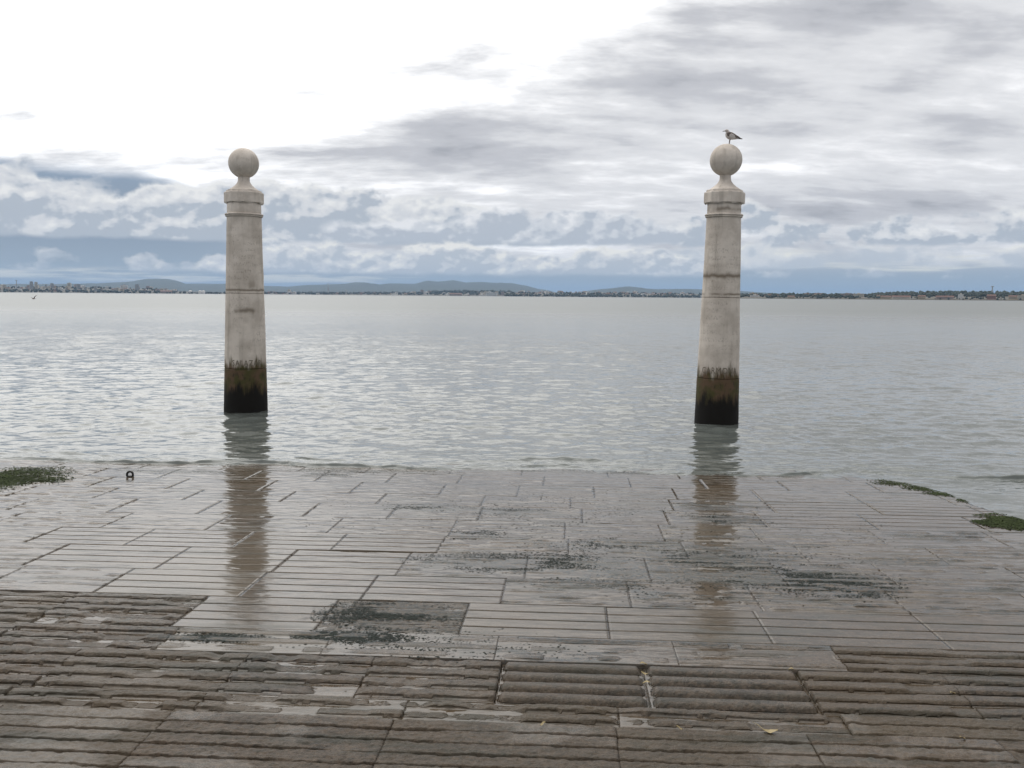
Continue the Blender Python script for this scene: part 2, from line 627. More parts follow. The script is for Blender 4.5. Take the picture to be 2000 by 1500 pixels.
WEED_SPOTS = [(760, 1200, 150, 30), (1050, 1100, 260, 22), (1280, 1122, 200, 18), (930, 1045, 60, 12), (1190, 1062, 70, 12),
              (640, 928, 60, 6), (1560, 1130, 200, 22), (1650, 1150, 120, 22), (830, 992, 90, 9), (1000, 1000, 90, 8), (1150, 1140, 120, 12),
              (420, 1245, 120, 10), (700, 1245, 110, 12), (1400, 1095, 160, 16), (620, 1240, 60, 10), (1420, 1015, 90, 10),
              (720, 921, 190, 4), (1130, 922, 220, 4), (1480, 927, 170, 4), (330, 921, 130, 4)]


def build_ramp():
    rng = random.Random(11)
    u0, u1 = -13.0, 13.5
    # the bed under the paving
    vs = np.linspace(1.4, V0 + 2.5, 60)
    us = np.linspace(u0, u1, 90)
    UU, VV = np.meshgrid(us, vs)
    ZZ = SLOPE * (V0 - VV) - 0.055
    ZZ = np.where(VV > edge_v(UU) - 0.22, -0.7, ZZ)
    P = np.stack([UX.x * UU + VX.x * VV, UX.y * UU + VX.y * VV, ZZ], 2).reshape(-1, 3)
    bed = put("quay_ramp", P, grid_faces(90, 60), M_BED)
    tag(bed, kind='structure')
    n_slab = 0
    for r in range(len(ROWS) - 1):
        va, vb = ROWS[r], ROWS[r + 1]
        vm = (va + vb) / 2
        lim = 0.62 * vm + 1.6                       # a little more than the picture shows
        if r == 6:
            marks = [on_ramp(p, 1212)[0] for p in (60, 345, 628, 905, 1187, 1482, 1795)]
            ends = [marks[0] - 1.7, marks[0] - 0.85] + marks + [marks[-1] + 0.9, marks[-1] + 1.8]
        elif r == 4:
            marks = [on_ramp(p, 1330)[0] for p in (440, 972, 1262, 1570, 1850)]
            ends = [marks[0] - 1.8, marks[0] - 0.9] + [marks[0], (marks[0] + marks[1]) / 2] + marks[1:] + [marks[-1] + 0.9, marks[-1] + 1.8]
        else:
            ends = [-lim - rng.random() * 0.8]
            while ends[-1] < lim:
                ends.append(ends[-1] + rng.uniform(0.74, 1.02))
        for a, b in zip(ends[:-1], ends[1:]):
            if va > edge_v(np.array((a + b) / 2)) + 0.3 and va > edge_v(np.array(a)):
                continue
            c = uv_world((a + b) / 2, vm)
            px, py = pixel(c)
            st = style_at(px, py)
            n_rib = max(2, round((vb - va) / (0.150 if st in ('flat', 'film', 'weed') else 0.116)))
            gap = 0.0002 if st in ('film', 'washed') else (0.0008 if rng.random() < 0.9 else 0.0025)
            du = 0.0085 if vm < 5.2 else (0.017 if vm < 8 else 0.026)
            us = np.linspace(a + gap, b - gap, max(12, int((b - a) / du)))
            # v samples: dense at the grooves
            L = vb - va - 2 * gap
            cell = L / n_rib
            vs = []
            for k in range(n_rib):
                s = va + gap + k * cell
                fine = [0.0, 0.006, 0.010, 0.014, 0.020]
                vs += [s + f for f in fine] + list(np.linspace(s + 0.030, s + cell - 0.030, 8 if vm < 6 else 5)) + [s + cell - f for f in fine[:0:-1]]
            vs.append(vb - gap)
            vs = np.array(vs)
            UU, VV = np.meshgrid(us, vs)
            w = (VV - va - gap) / cell
            t = np.abs(w - np.round(w)) * cell          # distance to nearest groove line
            kk = np.clip(np.floor(w), 0, n_rib - 1)
            end = (np.round(w) < 0.5) | (np.round(w) > n_rib - 0.5)
            sd = n_slab * 7 + 3
            n_lo = fbm(UU * 1.9, VV * 3.0, 3, sd)
            n_mid = fbm(UU * 9, VV * 16, 4, sd + 1)
            n_hi = fbm(UU * 38, VV * 60, 3, sd + 2)
            rib_n = fbm(UU * 2.6 + kk * 9.7, kk * 5.1 + 0.3, 3, sd + 4)
            wob = (fbm(UU * 3, UU * 0 + kk, 2, sd + 5) - 0.5) * 0.006
            film = None
            wetbase = float(sstep(np.array(vm), 4.6, 7.2))
            weed = np.zeros_like(UU)
            if st in ('near', 'flat', 'film', 'weed'):
                depth, wid = {'near': (0.022, 0.0095), 'flat': (0.017, 0.0064), 'film': (0.005, 0.007), 'weed': (0.006, 0.009)}[st]
                g = 1 - sstep(t + wob * (st == 'near'), wid * 0.35, wid * 1.25)
                keep = sstep(rib_n, 0.36, 0.46) if st in ('near', 'film') else 0.35 + 0.65 * sstep(rib_n, 0.25, 0.40)
                g = np.where(end, g * 0.8, g * keep)
                H = -depth * g
                if st == 'near':
                    H += (n_mid - 0.5) * 0.010 + (n_hi - 0.5) * 0.010 + (n_lo - 0.5) * 0.010
                    wet = 0.26 + 0.30 * sstep(n_lo, 0.45, 0.6)
                elif st == 'weed':
                    H += (n_mid - 0.5) * 0.010 + (n_hi - 0.5) * 0.007
                    film = -0.001 + (n_lo - 0.5) * 0.004
                    wet = np.full_like(UU, 0.5)
                else:
                    H += (n_mid - 0.5) * 0.0020 + (n_lo - 0.5) * 0.004
                    if st == 'film':
                        H += (n_mid - 0.5) * 0.005
                        film = -0.002 + (fbm(UU * 0.9, VV * 2.5, 3, 301) - 0.5) * 0.012
                    wet = 0.68 + 0.27 * wetbase + (n_lo - 0.5) * 0.22
            else:
                depth, trough, rise_w = {'pipe': (0.042, 0.010, 0.050), 'round': (0.027, 0.016, 0.026), 'eroded': (0.023, 0.020, 0.020), 'washed': (0.016, 0.022, 0.019)}[st]
                t2 = t + (fbm(UU * 9, VV * 0 + kk * 3.3, 3, sd + 9) - 0.5) * (0.0 if st == 'pipe' else 0.013)
                prof = np.sqrt(np.clip(1 - (1 - np.clip((t2 - trough) / rise_w, 0, 1)) ** 2.4, 0, 1))
                if st == 'pipe':
                    H = -depth * (1 - prof) + (n_mid - 0.5) * 0.004 + (n_hi - 0.5) * 0.002
                    endcap = sstep(np.minimum(UU - a, b - UU), 0.004, 0.040)
                    H = -depth + (H + depth) * (0.10 + 0.90 * endcap) + 0.010
                    film = np.full_like(UU, -depth + 0.024)
                    wet = 0.44 + 0.2 * (n_lo - 0.5)
                else:
                    amt = {'round': 0.5, 'eroded': 1.0, 'washed': 1.0}[st]
                    wear = (0.30 + 0.70 * sstep(rib_n, 0.28, 0.52)) * amt + (1 - amt)
                    broken = sstep(fbm(UU * 3.2 + kk * 3.7, kk * 2.2, 4, sd + 6), 0.33, 0.43)
                    hh = prof * (0.35 + 0.65 * wear) * (1 - amt * 0.75 * (1 - broken))
                    crag = fbm(UU * (9 if st == 'washed' else 20), VV * 60, 4, sd + 8, 0.68)
                    H = -depth * (1 - hh)
                    H += amt * ((n_mid - 0.5) * 0.006 + (crag - 0.5) * (0.013 if st == 'eroded' else 0.011)) * (0.25 + 0.75 * hh)
                    H += depth * 0.35
                    lvl, var = {'round': (0.42, 0.008), 'eroded': (0.44, 0.008), 'washed': (0.02, 0.009)}[st]
                    film = -depth * lvl + (fbm(UU * 0.9, VV * 1.4, 3, 303) - 0.5) * var
                    wet = np.clip((0.38 if st != 'washed' else 0.58) + 0.28 * wetbase + 0.3 * (n_lo - 0.5), 0.1, 0.9)
            # weed stain, seen from where it grows in the picture
            for (wx, wy, rx, ry) in WEED_SPOTS:
                cu, cv = on_ramp(wx, wy)
                ru = abs(on_ramp(wx + rx, wy)[0] - cu)
                rv = abs(on_ramp(wx, wy - ry)[1] - on_ramp(wx, wy + ry)[1]) / 2
                dd = ((UU - cu) / ru) ** 2 + ((VV - cv) / rv) ** 2
                weed = np.maximum(weed, (1 - sstep(dd + (n_mid - 0.5) * 1.6, 0.3, 1.2)) * 0.95)
            if st == 'weed':
                weed = np.maximum(weed * 0.8, 0.8 * sstep(fbm(UU * 7, VV * 9, 4, 71, 0.6), 0.42, 0.54))
            if st == 'washed':
                weed = np.maximum(weed, 0.85 * sstep(fbm(UU * 1.6, VV * 8, 4, 73, 0.6), 0.54, 0.64) * sstep(np.array(px), 700, 950))
            if film is not None:
                under = sstep(film - H, -0.0012, 0.0012)
                H = np.maximum(H, film)
                wet = wet * (1 - under) + 0.97 * under
            wet = wet * (1 - 0.4 * weed)
            # rounded arrises, chipped
            e = np.minimum(np.minimum(UU - a, b - UU), np.minimum(VV - va, vb - VV))
            H -= {'near': 0.003, 'film': 0.0, 'washed': 0.0, 'flat': 0.0}.get(st, 0.002) * (1 - sstep(e, gap, gap + 0.006 + 0.012 * n_mid))
            tilt_u, tilt_v = rng.gauss(0, 0.0012), rng.gauss(0, 0.0028)
            if st in ('film', 'washed'):
                tilt_u = tilt_v = 0.0
            H = H + (UU - (a + b) / 2) * tilt_u + (VV - vm) * tilt_v + rng.gauss(0, 0.0010) * (st not in ('film', 'washed'))
            tone = np.full_like(UU, max(0.0, min(1.0, rng.gauss(0.22, 0.24) + (0.10 if st in ('flat', 'film') else 0.0))))
            Zc = SLOPE * (V0 - VV) + H
            ev = edge_v(UU)
            if np.any(VV > ev - 0.15):
                rnd = sstep(VV - ev + (n_mid - 0.5) * 0.08, -0.14, 0.0)
                Zc = Zc - 0.05 * rnd
                Zc = np.where(VV > ev + (n_mid - 0.5) * 0.06, -0.6, Zc)
            P = np.stack([UX.x * UU + VX.x * VV, UX.y * UU + VX.y * VV, Zc], 2).reshape(-1, 3)
            nu_, nv_ = len(us), len(vs)
            F = grid_faces(nu_, nv_)
            # sides
            loop = np.concatenate([np.arange(nu_), np.arange(1, nv_) * nu_ + nu_ - 1,
                                   np.arange(nu_ - 2, -1, -1) + (nv_ - 1) * nu_, np.arange(nv_ - 2, 0, -1) * nu_])
            low = P[loop].copy()
            low[:, 2] -= 0.055
            base = len(P)
            n = len(loop)
            i = np.arange(n)
            j = (i + 1) % n
            side = np.stack([loop[i], base + i, base + j, loop[j]], 1)
            pad = lambda q: np.concatenate([q.ravel(), q.ravel()[loop]])
            o = put("paving_slab", np.concatenate([P, low]), np.concatenate([F, side]), M_PAVE, bed)
            attr(o, 'wet', pad(np.clip(wet, 0, 1)))
            attr(o, 'weed', pad(weed))
            attr(o, 'tone', pad(tone))
            n_slab += 1
    return n_slab


print("slabs", build_ramp())

# ------------------------------------------------------------------ the two columns
def lathe(name, prof, mat, parent, seg=72, rough=0.0, seed=0, close=True):
    """prof: list of (radius, z) from the bottom up."""
    v, f = [], []
    pr = np.array(prof)
    a = np.linspace(0, 2 * math.pi, seg, endpoint=False)
    rr = pr[:, 0][:, None] * np.ones(seg)[None, :]
    zz = pr[:, 1][:, None] * np.ones(seg)[None, :]
    if rough:
        rr = rr + (fbm(np.cos(a)[None, :] * 3 + zz * 2 + 40, np.sin(a)[None, :] * 3 + zz * 3 + 40, 4, seed) - 0.5) * rough * (pr[:, 0][:, None] > 0.02)
    P = np.stack([rr * np.sin(a), -rr * np.cos(a), zz], 2).reshape(-1, 3)
    n = len(prof)
    for k in range(n - 1):
        for i in range(seg):
            j = (i + 1) % seg
            f.append((k * seg + i, k * seg + j, (k + 1) * seg + j, (k + 1) * seg + i))
    f.append(tuple(range(seg - 1, -1, -1)))
    f.append(tuple((n - 1) * seg + i for i in range(seg)))
    o = put(name, P.tolist(), f, mat, parent)
    try:
        o.data.set_sharp_from_angle(angle=R(40))
    except Exception:
        pass
    return o


def wrap_text(word, size, radius_at, z0, centre, parent, mat):
    cu = bpy.data.curves.new("inscription", 'FONT')
    cu.body = word
    cu.size = size
    cu.align_x = 'CENTER'
    cu.space_character = 1.12
    cu.extrude = 0.0
    cu.resolution_u = 3
    t = bpy.data.objects.new("tmp", cu)
    COL.objects.link(t)
    dg = bpy.context.evaluated_depsgraph_get()
    me = bpy.data.meshes.new_from_object(t.evaluated_get(dg))
    bpy.data.objects.remove(t)
    bm = bmesh.new()
    bm.from_mesh(me)
    bmesh.ops.subdivide_edges(bm, edges=[e for e in bm.edges if e.calc_length() > size * 0.25], cuts=2)
    for v in bm.verts:
        z = z0 + v.co.y
        rr = radius_at(z) + 0.004
        th = centre + v.co.x * 0.80 / rr
        v.co = Vector((rr * math.sin(th), -rr * math.cos(th), z))
    bm.to_mesh(me)
    bm.free()
    me.materials.clear()
    me.materials.append(mat)
    o = bpy.data.objects.new("inscription", me)
    COL.objects.link(o)
    o.parent = parent
    return o


def column(base_px, base_y, px_top, ys, widths, joints, mat, word, word_y, label, seed):
    """ys / widths are read from the photo in pixels; everything stands in the water at base_px."""
    base = on_plane(base_px, base_y)
    dist = base.y
    m_px = base.length / F_PX * 1.0                         # metres per pixel at the column
    topc = at_distance(px_top, ys['ball_top'], dist)
    tot = topc.z
    root = empty("river_column", (base.x, dist, 0))
    # a slight lean, as the photo shows
    root.rotation_euler = (0, math.atan2((topc.x - base.x), tot), math.atan2(-base.x, base.y) * 1.0)
    zed = lambda y: at_distance(base_px, y, dist).z
    w = lambda k: widths[k] * m_px / 2
    z_as, z_nk, z_cap0, z_cap1, z_fl, z_b0, z_b1 = [zed(ys[k]) for k in ('astragal', 'neck', 'cap_bottom', 'cap_top', 'flare', 'ball_bottom', 'ball_top')]
    r0, r1 = w('base'), w('shaft_top')
    rad = lambda z: r0 + (r1 - r0) * max(-0.3, z / z_as)
    cuts = [-1.6] + sorted(zed(y) for y in joints) + [z_as - 0.01]
    first = None
    for i, (a, b) in enumerate(zip(cuts[:-1], cuts[1:])):
        g = 0.007
        n = max(4, int((b - a) / 0.08))
        prof = [(rad(a) - 0.014, a + 0.001)] + [(rad(z), z) for z in np.linspace(a + g, b - g, n)] + [(rad(b) - 0.014, b - 0.001)]
        d = lathe("shaft_drum", prof, mat, root, 72, 0.010, seed + i)
        if i == 0:
            d['label'] = "dark lowest drum stained black and green by the tide"
        # the drum sits on a core so that the joint is dark, not open
    core = [(rad(-1.6) - 0.013, -1.59), (r1 - 0.013, z_as)]
    lathe("shaft_core", core, M_CARVE, root, 32)
    # astragal: a small double roll
    ar = r1 + 0.028
    lathe("astragal", [(r1 - 0.005, z_as - 0.030), (ar - 0.012, z_as - 0.028), (ar - 0.004, z_as - 0.018), (ar - 0.010, z_as - 0.008), (ar - 0.002, z_as - 0.004),
                       (ar + 0.006, z_as + 0.010), (ar, z_as + 0.024), (r1, z_as + 0.030), (r1 - 0.01, z_as + 0.036)], mat, root, 72, 0.008, seed + 9)
    lathe("neck_band", [(r1 - 0.006, z_as + 0.034), (r1 - 0.004, z_as + 0.05), (r1 - 0.006, z_cap0 - 0.012), (r1 - 0.02, z_cap0 + 0.01)], mat, root, 72, 0.008, seed + 10)
    # cap: a square block with wide chamfered corners
    half, cut = w('cap') * 0.985, w('cap') * 0.53
    bm = bmesh.new()
    ring = []
    for (sx, sy) in ((1, 1), (-1, 1), (-1, -1), (1, -1)):
        p = [(half * sx, (half - cut) * sy), ((half - cut) * sx, half * sy)]
        ring += p if sx * sy > 0 else p[::-1]
    th = R(24 if seed < 50 else -14)
    ring = [(x * math.cos(th) - y * math.sin(th), x * math.sin(th) + y * math.cos(th)) for x, y in ring]
    rr = random.Random(seed)
    levels = []
    for z, k in ((z_cap0, 0.96), (z_cap0 + 0.012, 1.0), (z_cap0 + 0.6 * (z_cap1 - z_cap0), 1.0), (z_cap1 - 0.014, 1.0), (z_cap1, 0.975), (z_cap1 + 0.004, 0.90), (z_fl, 0.885), (z_fl + 0.008, 0.85)):
        pts = []
        for i in range(8):
            (x0, y0), (x1, y1) = ring[i], ring[(i + 1) % 8]
            for s in range(6):
                q = s / 6
                c = 1 + rr.uniform(-0.004, 0.004)
                dz = rr.uniform(-0.018, 0.010) if z == z_cap0 else (rr.uniform(-0.004, 0.002) if z < z_cap1 + 0.006 else 0)
                pts.append(bm.verts.new(((x0 + (x1 - x0) * q) * k * c, (y0 + (y1 - y0) * q) * k * c, z + dz)))
        levels.append(pts)
    for A, B in zip(levels[:-1], levels[1:]):
        for i in range(48):
            j = (i + 1) % 48
            bm.faces.new((A[i], A[j], B[j], B[i]))
    bm.faces.new(levels[0][::-1])
    bm.faces.new(levels[-1])
    bmesh.ops.recalc_face_normals(bm, faces=bm.faces)
    me = bpy.data.meshes.new("cap_block")
    bm.to_mesh(me)
    bm.free()
    me.materials.append(mat)
    cap = bpy.data.objects.new("cap_block", me)
    COL.objects.link(cap)
    cap.parent = root
    # concave neck that carries the ball
    fr, nr = w('flare'), w('ball_neck')
    prof = []
    for q in np.linspace(0, 1, 14):
        zq = z_fl + 0.006 + (z_b0 + 0.03 - z_fl) * q
        s = max(0.0, 1 - q / 0.74)
        prof.append((nr + (fr - nr) * s ** 1.9, zq))
    lathe("ball_neck", prof, mat, root, 64, 0.006, seed + 12)
    rb = (z_b1 - z_b0) / 2
    zc = (z_b1 + z_b0) / 2
    prof = [(max(0.004, rb * math.sin(t)), zc - rb * math.cos(t)) for t in np.linspace(0.02, math.pi - 0.02, 34)]
    lathe("ball", prof, mat, root, 72, 0.007, seed + 13)
    wrap_text(word, 0.145, rad, zed(word_y), R(4), root, M_LETTER)
    tag(root, label, 'column', 'stone columns standing in the river')
    return root, base, m_px, tot


col_l = column(480.5, 801, 475.5, dict(astragal=421, neck=400, cap_bottom=397, cap_top=376, flare=373, ball_bottom=348.5, ball_top=289),
               dict(base=80.5, shaft_top=62.5, cap=66, flare=58, ball_neck=21), (718, 573), M_PILLAR[0], "SALAZAR", 712,
               "stone column without a bird, ball finial with dark scar, standing in the river", 20)
col_r = column(1399, 824, 1419, dict(astragal=422, neck=400, cap_bottom=398, cap_top=376, flare=372, ball_bottom=344.5, ball_top=281),
               dict(base=83.5, shaft_top=63.5, cap=71, flare=61, ball_neck=20.5), (737, 581), M_PILLAR[1], "CARMONA", 727,
               "stone column with a gull standing on its ball, two dark stained joints", 60)


# ------------------------------------------------------------------ gulls
def tube_body(name, stations, mat, parent, seg=14, flat=0.86):
    """Loft of round sections along a bent spine in the x-z plane; stations are (x, z, half height)."""
    st = np.array(stations)
    n = len(st)
    v, f = [], []
    for k in range(n):
        a = st[max(0, k - 1)]
        b = st[min(n - 1, k + 1)]
        t = Vector((b[0] - a[0], 0, b[1] - a[1])).normalized()
        up = Vector((-t.z, 0, t.x))
        c = Vector((st[k][0], 0, st[k][1]))
        for i in range(seg):
            th = 2 * math.pi * i / seg
            v.append(c + up * (math.cos(th) * st[k][2]) + Vector((0, 1, 0)) * (math.sin(th) * st[k][2] * flat))
    for k in range(n - 1):
        for i in range(seg):
            j = (i + 1) % seg
            f.append((k * seg + i, k * seg + j, (k + 1) * seg + j, (k + 1) * seg + i))
    f.append(tuple(range(seg)))
    f.append(tuple((n - 1) * seg + i for i in range(seg - 1, -1, -1)))
    return put(name, v, f, mat, parent)


def plumage(name, pale, dark, z_lo, z_hi):
    m, b = material(name)
    p = coord()
    x, y, z = xyz(p)
    n = noise(vec(x * 55.0, y * 55.0, z * 80.0), 1.0, 3, 0.6)
    link(mix(smooth(n + (z - z_lo) / (z_hi - z_lo) * 0.4, 0.45, 0.85), pale, dark), b.inputs['Base Color'])
    b.inputs['Roughness'].default_value = 0.8
    return m


M_GULL = plumage("gull_body_feathers", (0.62, 0.58, 0.54), (0.36, 0.31, 0.28), 0.0, 0.36)
M_WING = plumage("gull_wing_feathers", (0.17, 0.135, 0.115), (0.075, 0.058, 0.048), 0.05, 0.30)
M_TAIL = plain("gull_dark_feathers", (0.045, 0.034, 0.030), 0.8, 0.4, 60.0)
M_BILL = plain("gull_dark_bill", (0.05, 0.05, 0.05), 0.5, 0.2, 60.0)
M_LEG = plain("gull_leg_skin", (0.16, 0.13, 0.12), 0.6, 0.3, 60.0)


def standing_gull():
    root_c, base, m_px, tot = col_r
    dist = base.y
    top = at_distance(1419.5, 281, dist)
    k = m_px / 30.0                                  # the drawing units are 1/30 photo pixel
    g = empty("gull", (top.x + 0.045, dist, top.z - 0.012))
    q = lambda x, y: ((720 - x) * k, (1100 - y) * k)  # the bird faces +x here
    st = []
    for x, y, r in ((436, 348, 20), (452, 344, 46), (492, 335, 72), (548, 345, 88), (590, 400, 98), (600, 470, 130), (630, 545, 178), (715, 600, 205),
                    (830, 635, 186), (950, 668, 150), (1070, 702, 104), (1170, 730, 66), (1240, 748, 30), (1262, 752, 10)):
        a, b = q(x, y)
        st.append((a, b, r * k * 1.08))
    tube_body("body", st, M_GULL, g, 18, 0.84)
    a = [q(*p) for p in ((445, 350), (380, 358), (320, 368), (296, 380))]
    tube_body("bill", [(a[0][0], a[0][1], 26 * k), (a[1][0], a[1][1], 20 * k), (a[2][0], a[2][1], 16 * k), (a[3][0], a[3][1], 5 * k)], M_BILL, g, 8, 0.6)
    for s in (1, -1):
        # folded wing: a shallow shell lying against the side, ending in the dark tips
        prof = [((500, 545), 20), ((560, 540), 95), ((680, 555), 140), ((820, 590), 135), ((960, 630), 105), ((1090, 668), 70), ((1190, 692), 38), ((1260, 716), 8)]
        ws = []
        for (p, r) in prof:
            c = q(*p)
            ws.append((c[0], c[1], r * k))
        w = tube_body("wing", ws, [M_WING], g, 12, 0.30)
        for v in w.data.vertices:
            t = min(1.0, max(0.0, (0.075 - v.co.x) / 0.16))
            v.co.y = v.co.y + s * (0.047 - 0.022 * t)
        ts = []
        for (p, r) in (((1060, 655), 40), ((1140, 680), 48), ((1215, 705), 34), ((1290, 735), 8)):
            c = q(*p)
            ts.append((c[0], c[1], r * k))
        w2 = tube_body("wing_tip", ts, M_TAIL, w, 8, 0.35)
        for v in w2.data.vertices:
            v.co.y += s * 0.024
        ex, ez = q(500, 315)
        e = tube_body("eye", [(ex + 8 * k, ez, 2 * k), (ex + 4 * k, ez, 13 * k), (ex - 8 * k, ez, 13 * k), (ex - 14 * k, ez, 2 * k)], M_BILL, g, 8, 0.6)
        for v in e.data.vertices:
            v.co.y += s * 60 * k
        # leg with a backward ankle and a webbed foot
        lx = 0.0 + 0.004 * s
        leg = put("leg", *skin_chain([(q(735, 770)[0], 0.020 * s, q(0, 770)[1], 0.0085), (q(725, 880)[0], 0.020 * s, q(0, 880)[1], 0.0058),
                                      (q(718, 900)[0], 0.020 * s, q(0, 900)[1], 0.0062), (q(698, 1070)[0], 0.018 * s, q(0, 1070)[1], 0.0050)], 8), M_LEG, g)
        fx, fz = q(700, 1075)
        put("foot", [(fx - 0.008, 0.018 * s - 0.006, fz + 0.006), (fx - 0.008, 0.018 * s + 0.006, fz + 0.006), (fx + 0.050, 0.018 * s - 0.020, fz - 0.006), (fx + 0.056, 0.018 * s, fz - 0.006),
                     (fx + 0.050, 0.018 * s + 0.020, fz - 0.006), (fx - 0.006, 0.018 * s, fz - 0.010), (fx + 0.044, 0.018 * s, fz - 0.012)],
            [(0, 2, 3), (0, 3, 1), (1, 3, 4), (5, 3, 2), (5, 4, 3), (0, 5, 2), (1, 4, 5), (0, 1, 5)], M_LEG, leg, False)
    tl = []
    for (p, r) in (((1130, 728), 46), ((1250, 752), 42), ((1370, 765), 30), ((1430, 778), 14)):
        c = q(*p)
        tl.append((c[0], c[1], r * k))
    tube_body("tail", tl, M_TAIL, g, 10, 1.0)
    g.rotation_euler = (0, 0, math.pi)               # turned to look left
    tag(g, "brown speckled young gull standing on the ball of a column", "gull")


def skin_chain(pts, seg=8):
    """A tapering tube through (x, y, z, radius) points."""
    v, f = [], []
    P = [Vector(p[:3]) for p in pts]
    for k, p in enumerate(P):
        t = (P[min(k + 1, len(P) - 1)] - P[max(k - 1, 0)]).normalized()
        ref = Vector((1, 0, 0)) if abs(t.x) < 0.8 else Vector((0, 1, 0))
        s1 = t.cross(ref).normalized()
        s2 = t.cross(s1).normalized()
        for i in range(seg):
            th = 2 * math.pi * i / seg
            v.append(p + (s1 * math.cos(th) + s2 * math.sin(th)) * pts[k][3])
    for k in range(len(P) - 1):
        for i in range(seg):
            j = (i + 1) % seg
            f.append((k * seg + i, k * seg + j, (k + 1) * seg + j, (k + 1) * seg + i))
    f.append(tuple(range(seg)))
    f.append(tuple((len(P) - 1) * seg + i for i in range(seg - 1, -1, -1)))
    return v, f


standing_gull()


def flying_gull():
    p = at_distance(66, 583.5, 95.0)
    g = empty("flying_gull", p)
    tube_body("body", [(0.27, 0.0, 0.004), (0.22, 0.0, 0.030), (0.16, 0.005, 0.045), (0.05, 0.0, 0.065), (-0.08, 0.0, 0.052), (-0.18, 0.0, 0.026), (-0.24, 0.0, 0.006)], M_WING, g, 10)
    for s in (1, -1):
        pts = [(0.06, 0.03 * s, 0.02), (-0.09, 0.03 * s, 0.02), (0.09, 0.26 * s, 0.17), (-0.06, 0.26 * s, 0.17), (-0.02, 0.58 * s, 0.30), (-0.10, 0.58 * s, 0.30), (-0.12, 0.70 * s, 0.33)]
        up = [Vector(q) + Vector((0, 0, 0.012)) for q in pts]
        put("wing", [Vector(q) for q in pts] + up,
            [(0, 1, 3, 2), (2, 3, 5, 4), (4, 5, 6), (7, 9, 10, 8), (9, 11, 12, 10), (11, 13, 12), (0, 2, 9, 7), (2, 4, 11, 9), (4, 6, 13, 11), (6, 5, 12, 13), (5, 3, 10, 12), (3, 1, 8, 10), (1, 0, 7, 8)], M_TAIL, g, False)
    put("tail", [(-0.2, -0.03, 0.0), (-0.2, 0.03, 0.0), (-0.34, -0.07, 0.0), (-0.34, 0.07, 0.0), (-0.2, -0.03, 0.012), (-0.2, 0.03, 0.012), (-0.34, -0.07, 0.008), (-0.34, 0.07, 0.008)],
        [(0, 2, 3, 1), (4, 5, 7, 6), (0, 4, 6, 2), (1, 3, 7, 5), (2, 6, 7, 3), (0, 1, 5, 4)], M_TAIL, g, False)
    g.rotation_euler = (R(14), R(4), R(-118))
    g.scale = (0.75, 0.75, 0.75)
    tag(g, "dark gull flying low over the river with raised wings", "gull")


flying_gull()


# ------------------------------------------------------------------ mooring ring, algae, litter on the ramp
def mooring_ring():
    u, v = on_ramp(254, 931)
    c = uv_world(u, v)
    g = empty("mooring_ring", c)
    rr, r = 0.033, 0.012
    vv, ff = [], []
    for i in range(28):
        a = 2 * math.pi * i / 28
        for j in range(10):
            b = 2 * math.pi * j / 10
            q = rr + r * math.cos(b)
            vv.append((q * math.cos(a), r * math.sin(b), 0.024 + q * math.sin(a) * 0.98))
    for i in range(28):
        for j in range(10):
            ff.append((i * 10 + j, ((i + 1) % 28) * 10 + j, ((i + 1) % 28) * 10 + (j + 1) % 10, i * 10 + (j + 1) % 10))
    put("ring", vv, ff, M_IRON, g)
    b = lathe("eye_bolt", [(0.030, -0.03), (0.034, -0.004), (0.032, 0.008), (0.020, 0.014), (0.010, 0.016)], M_IRON, g, 18)
    tag(g, "small black iron ring standing up at the water's edge", "mooring ring")


mooring_ring()


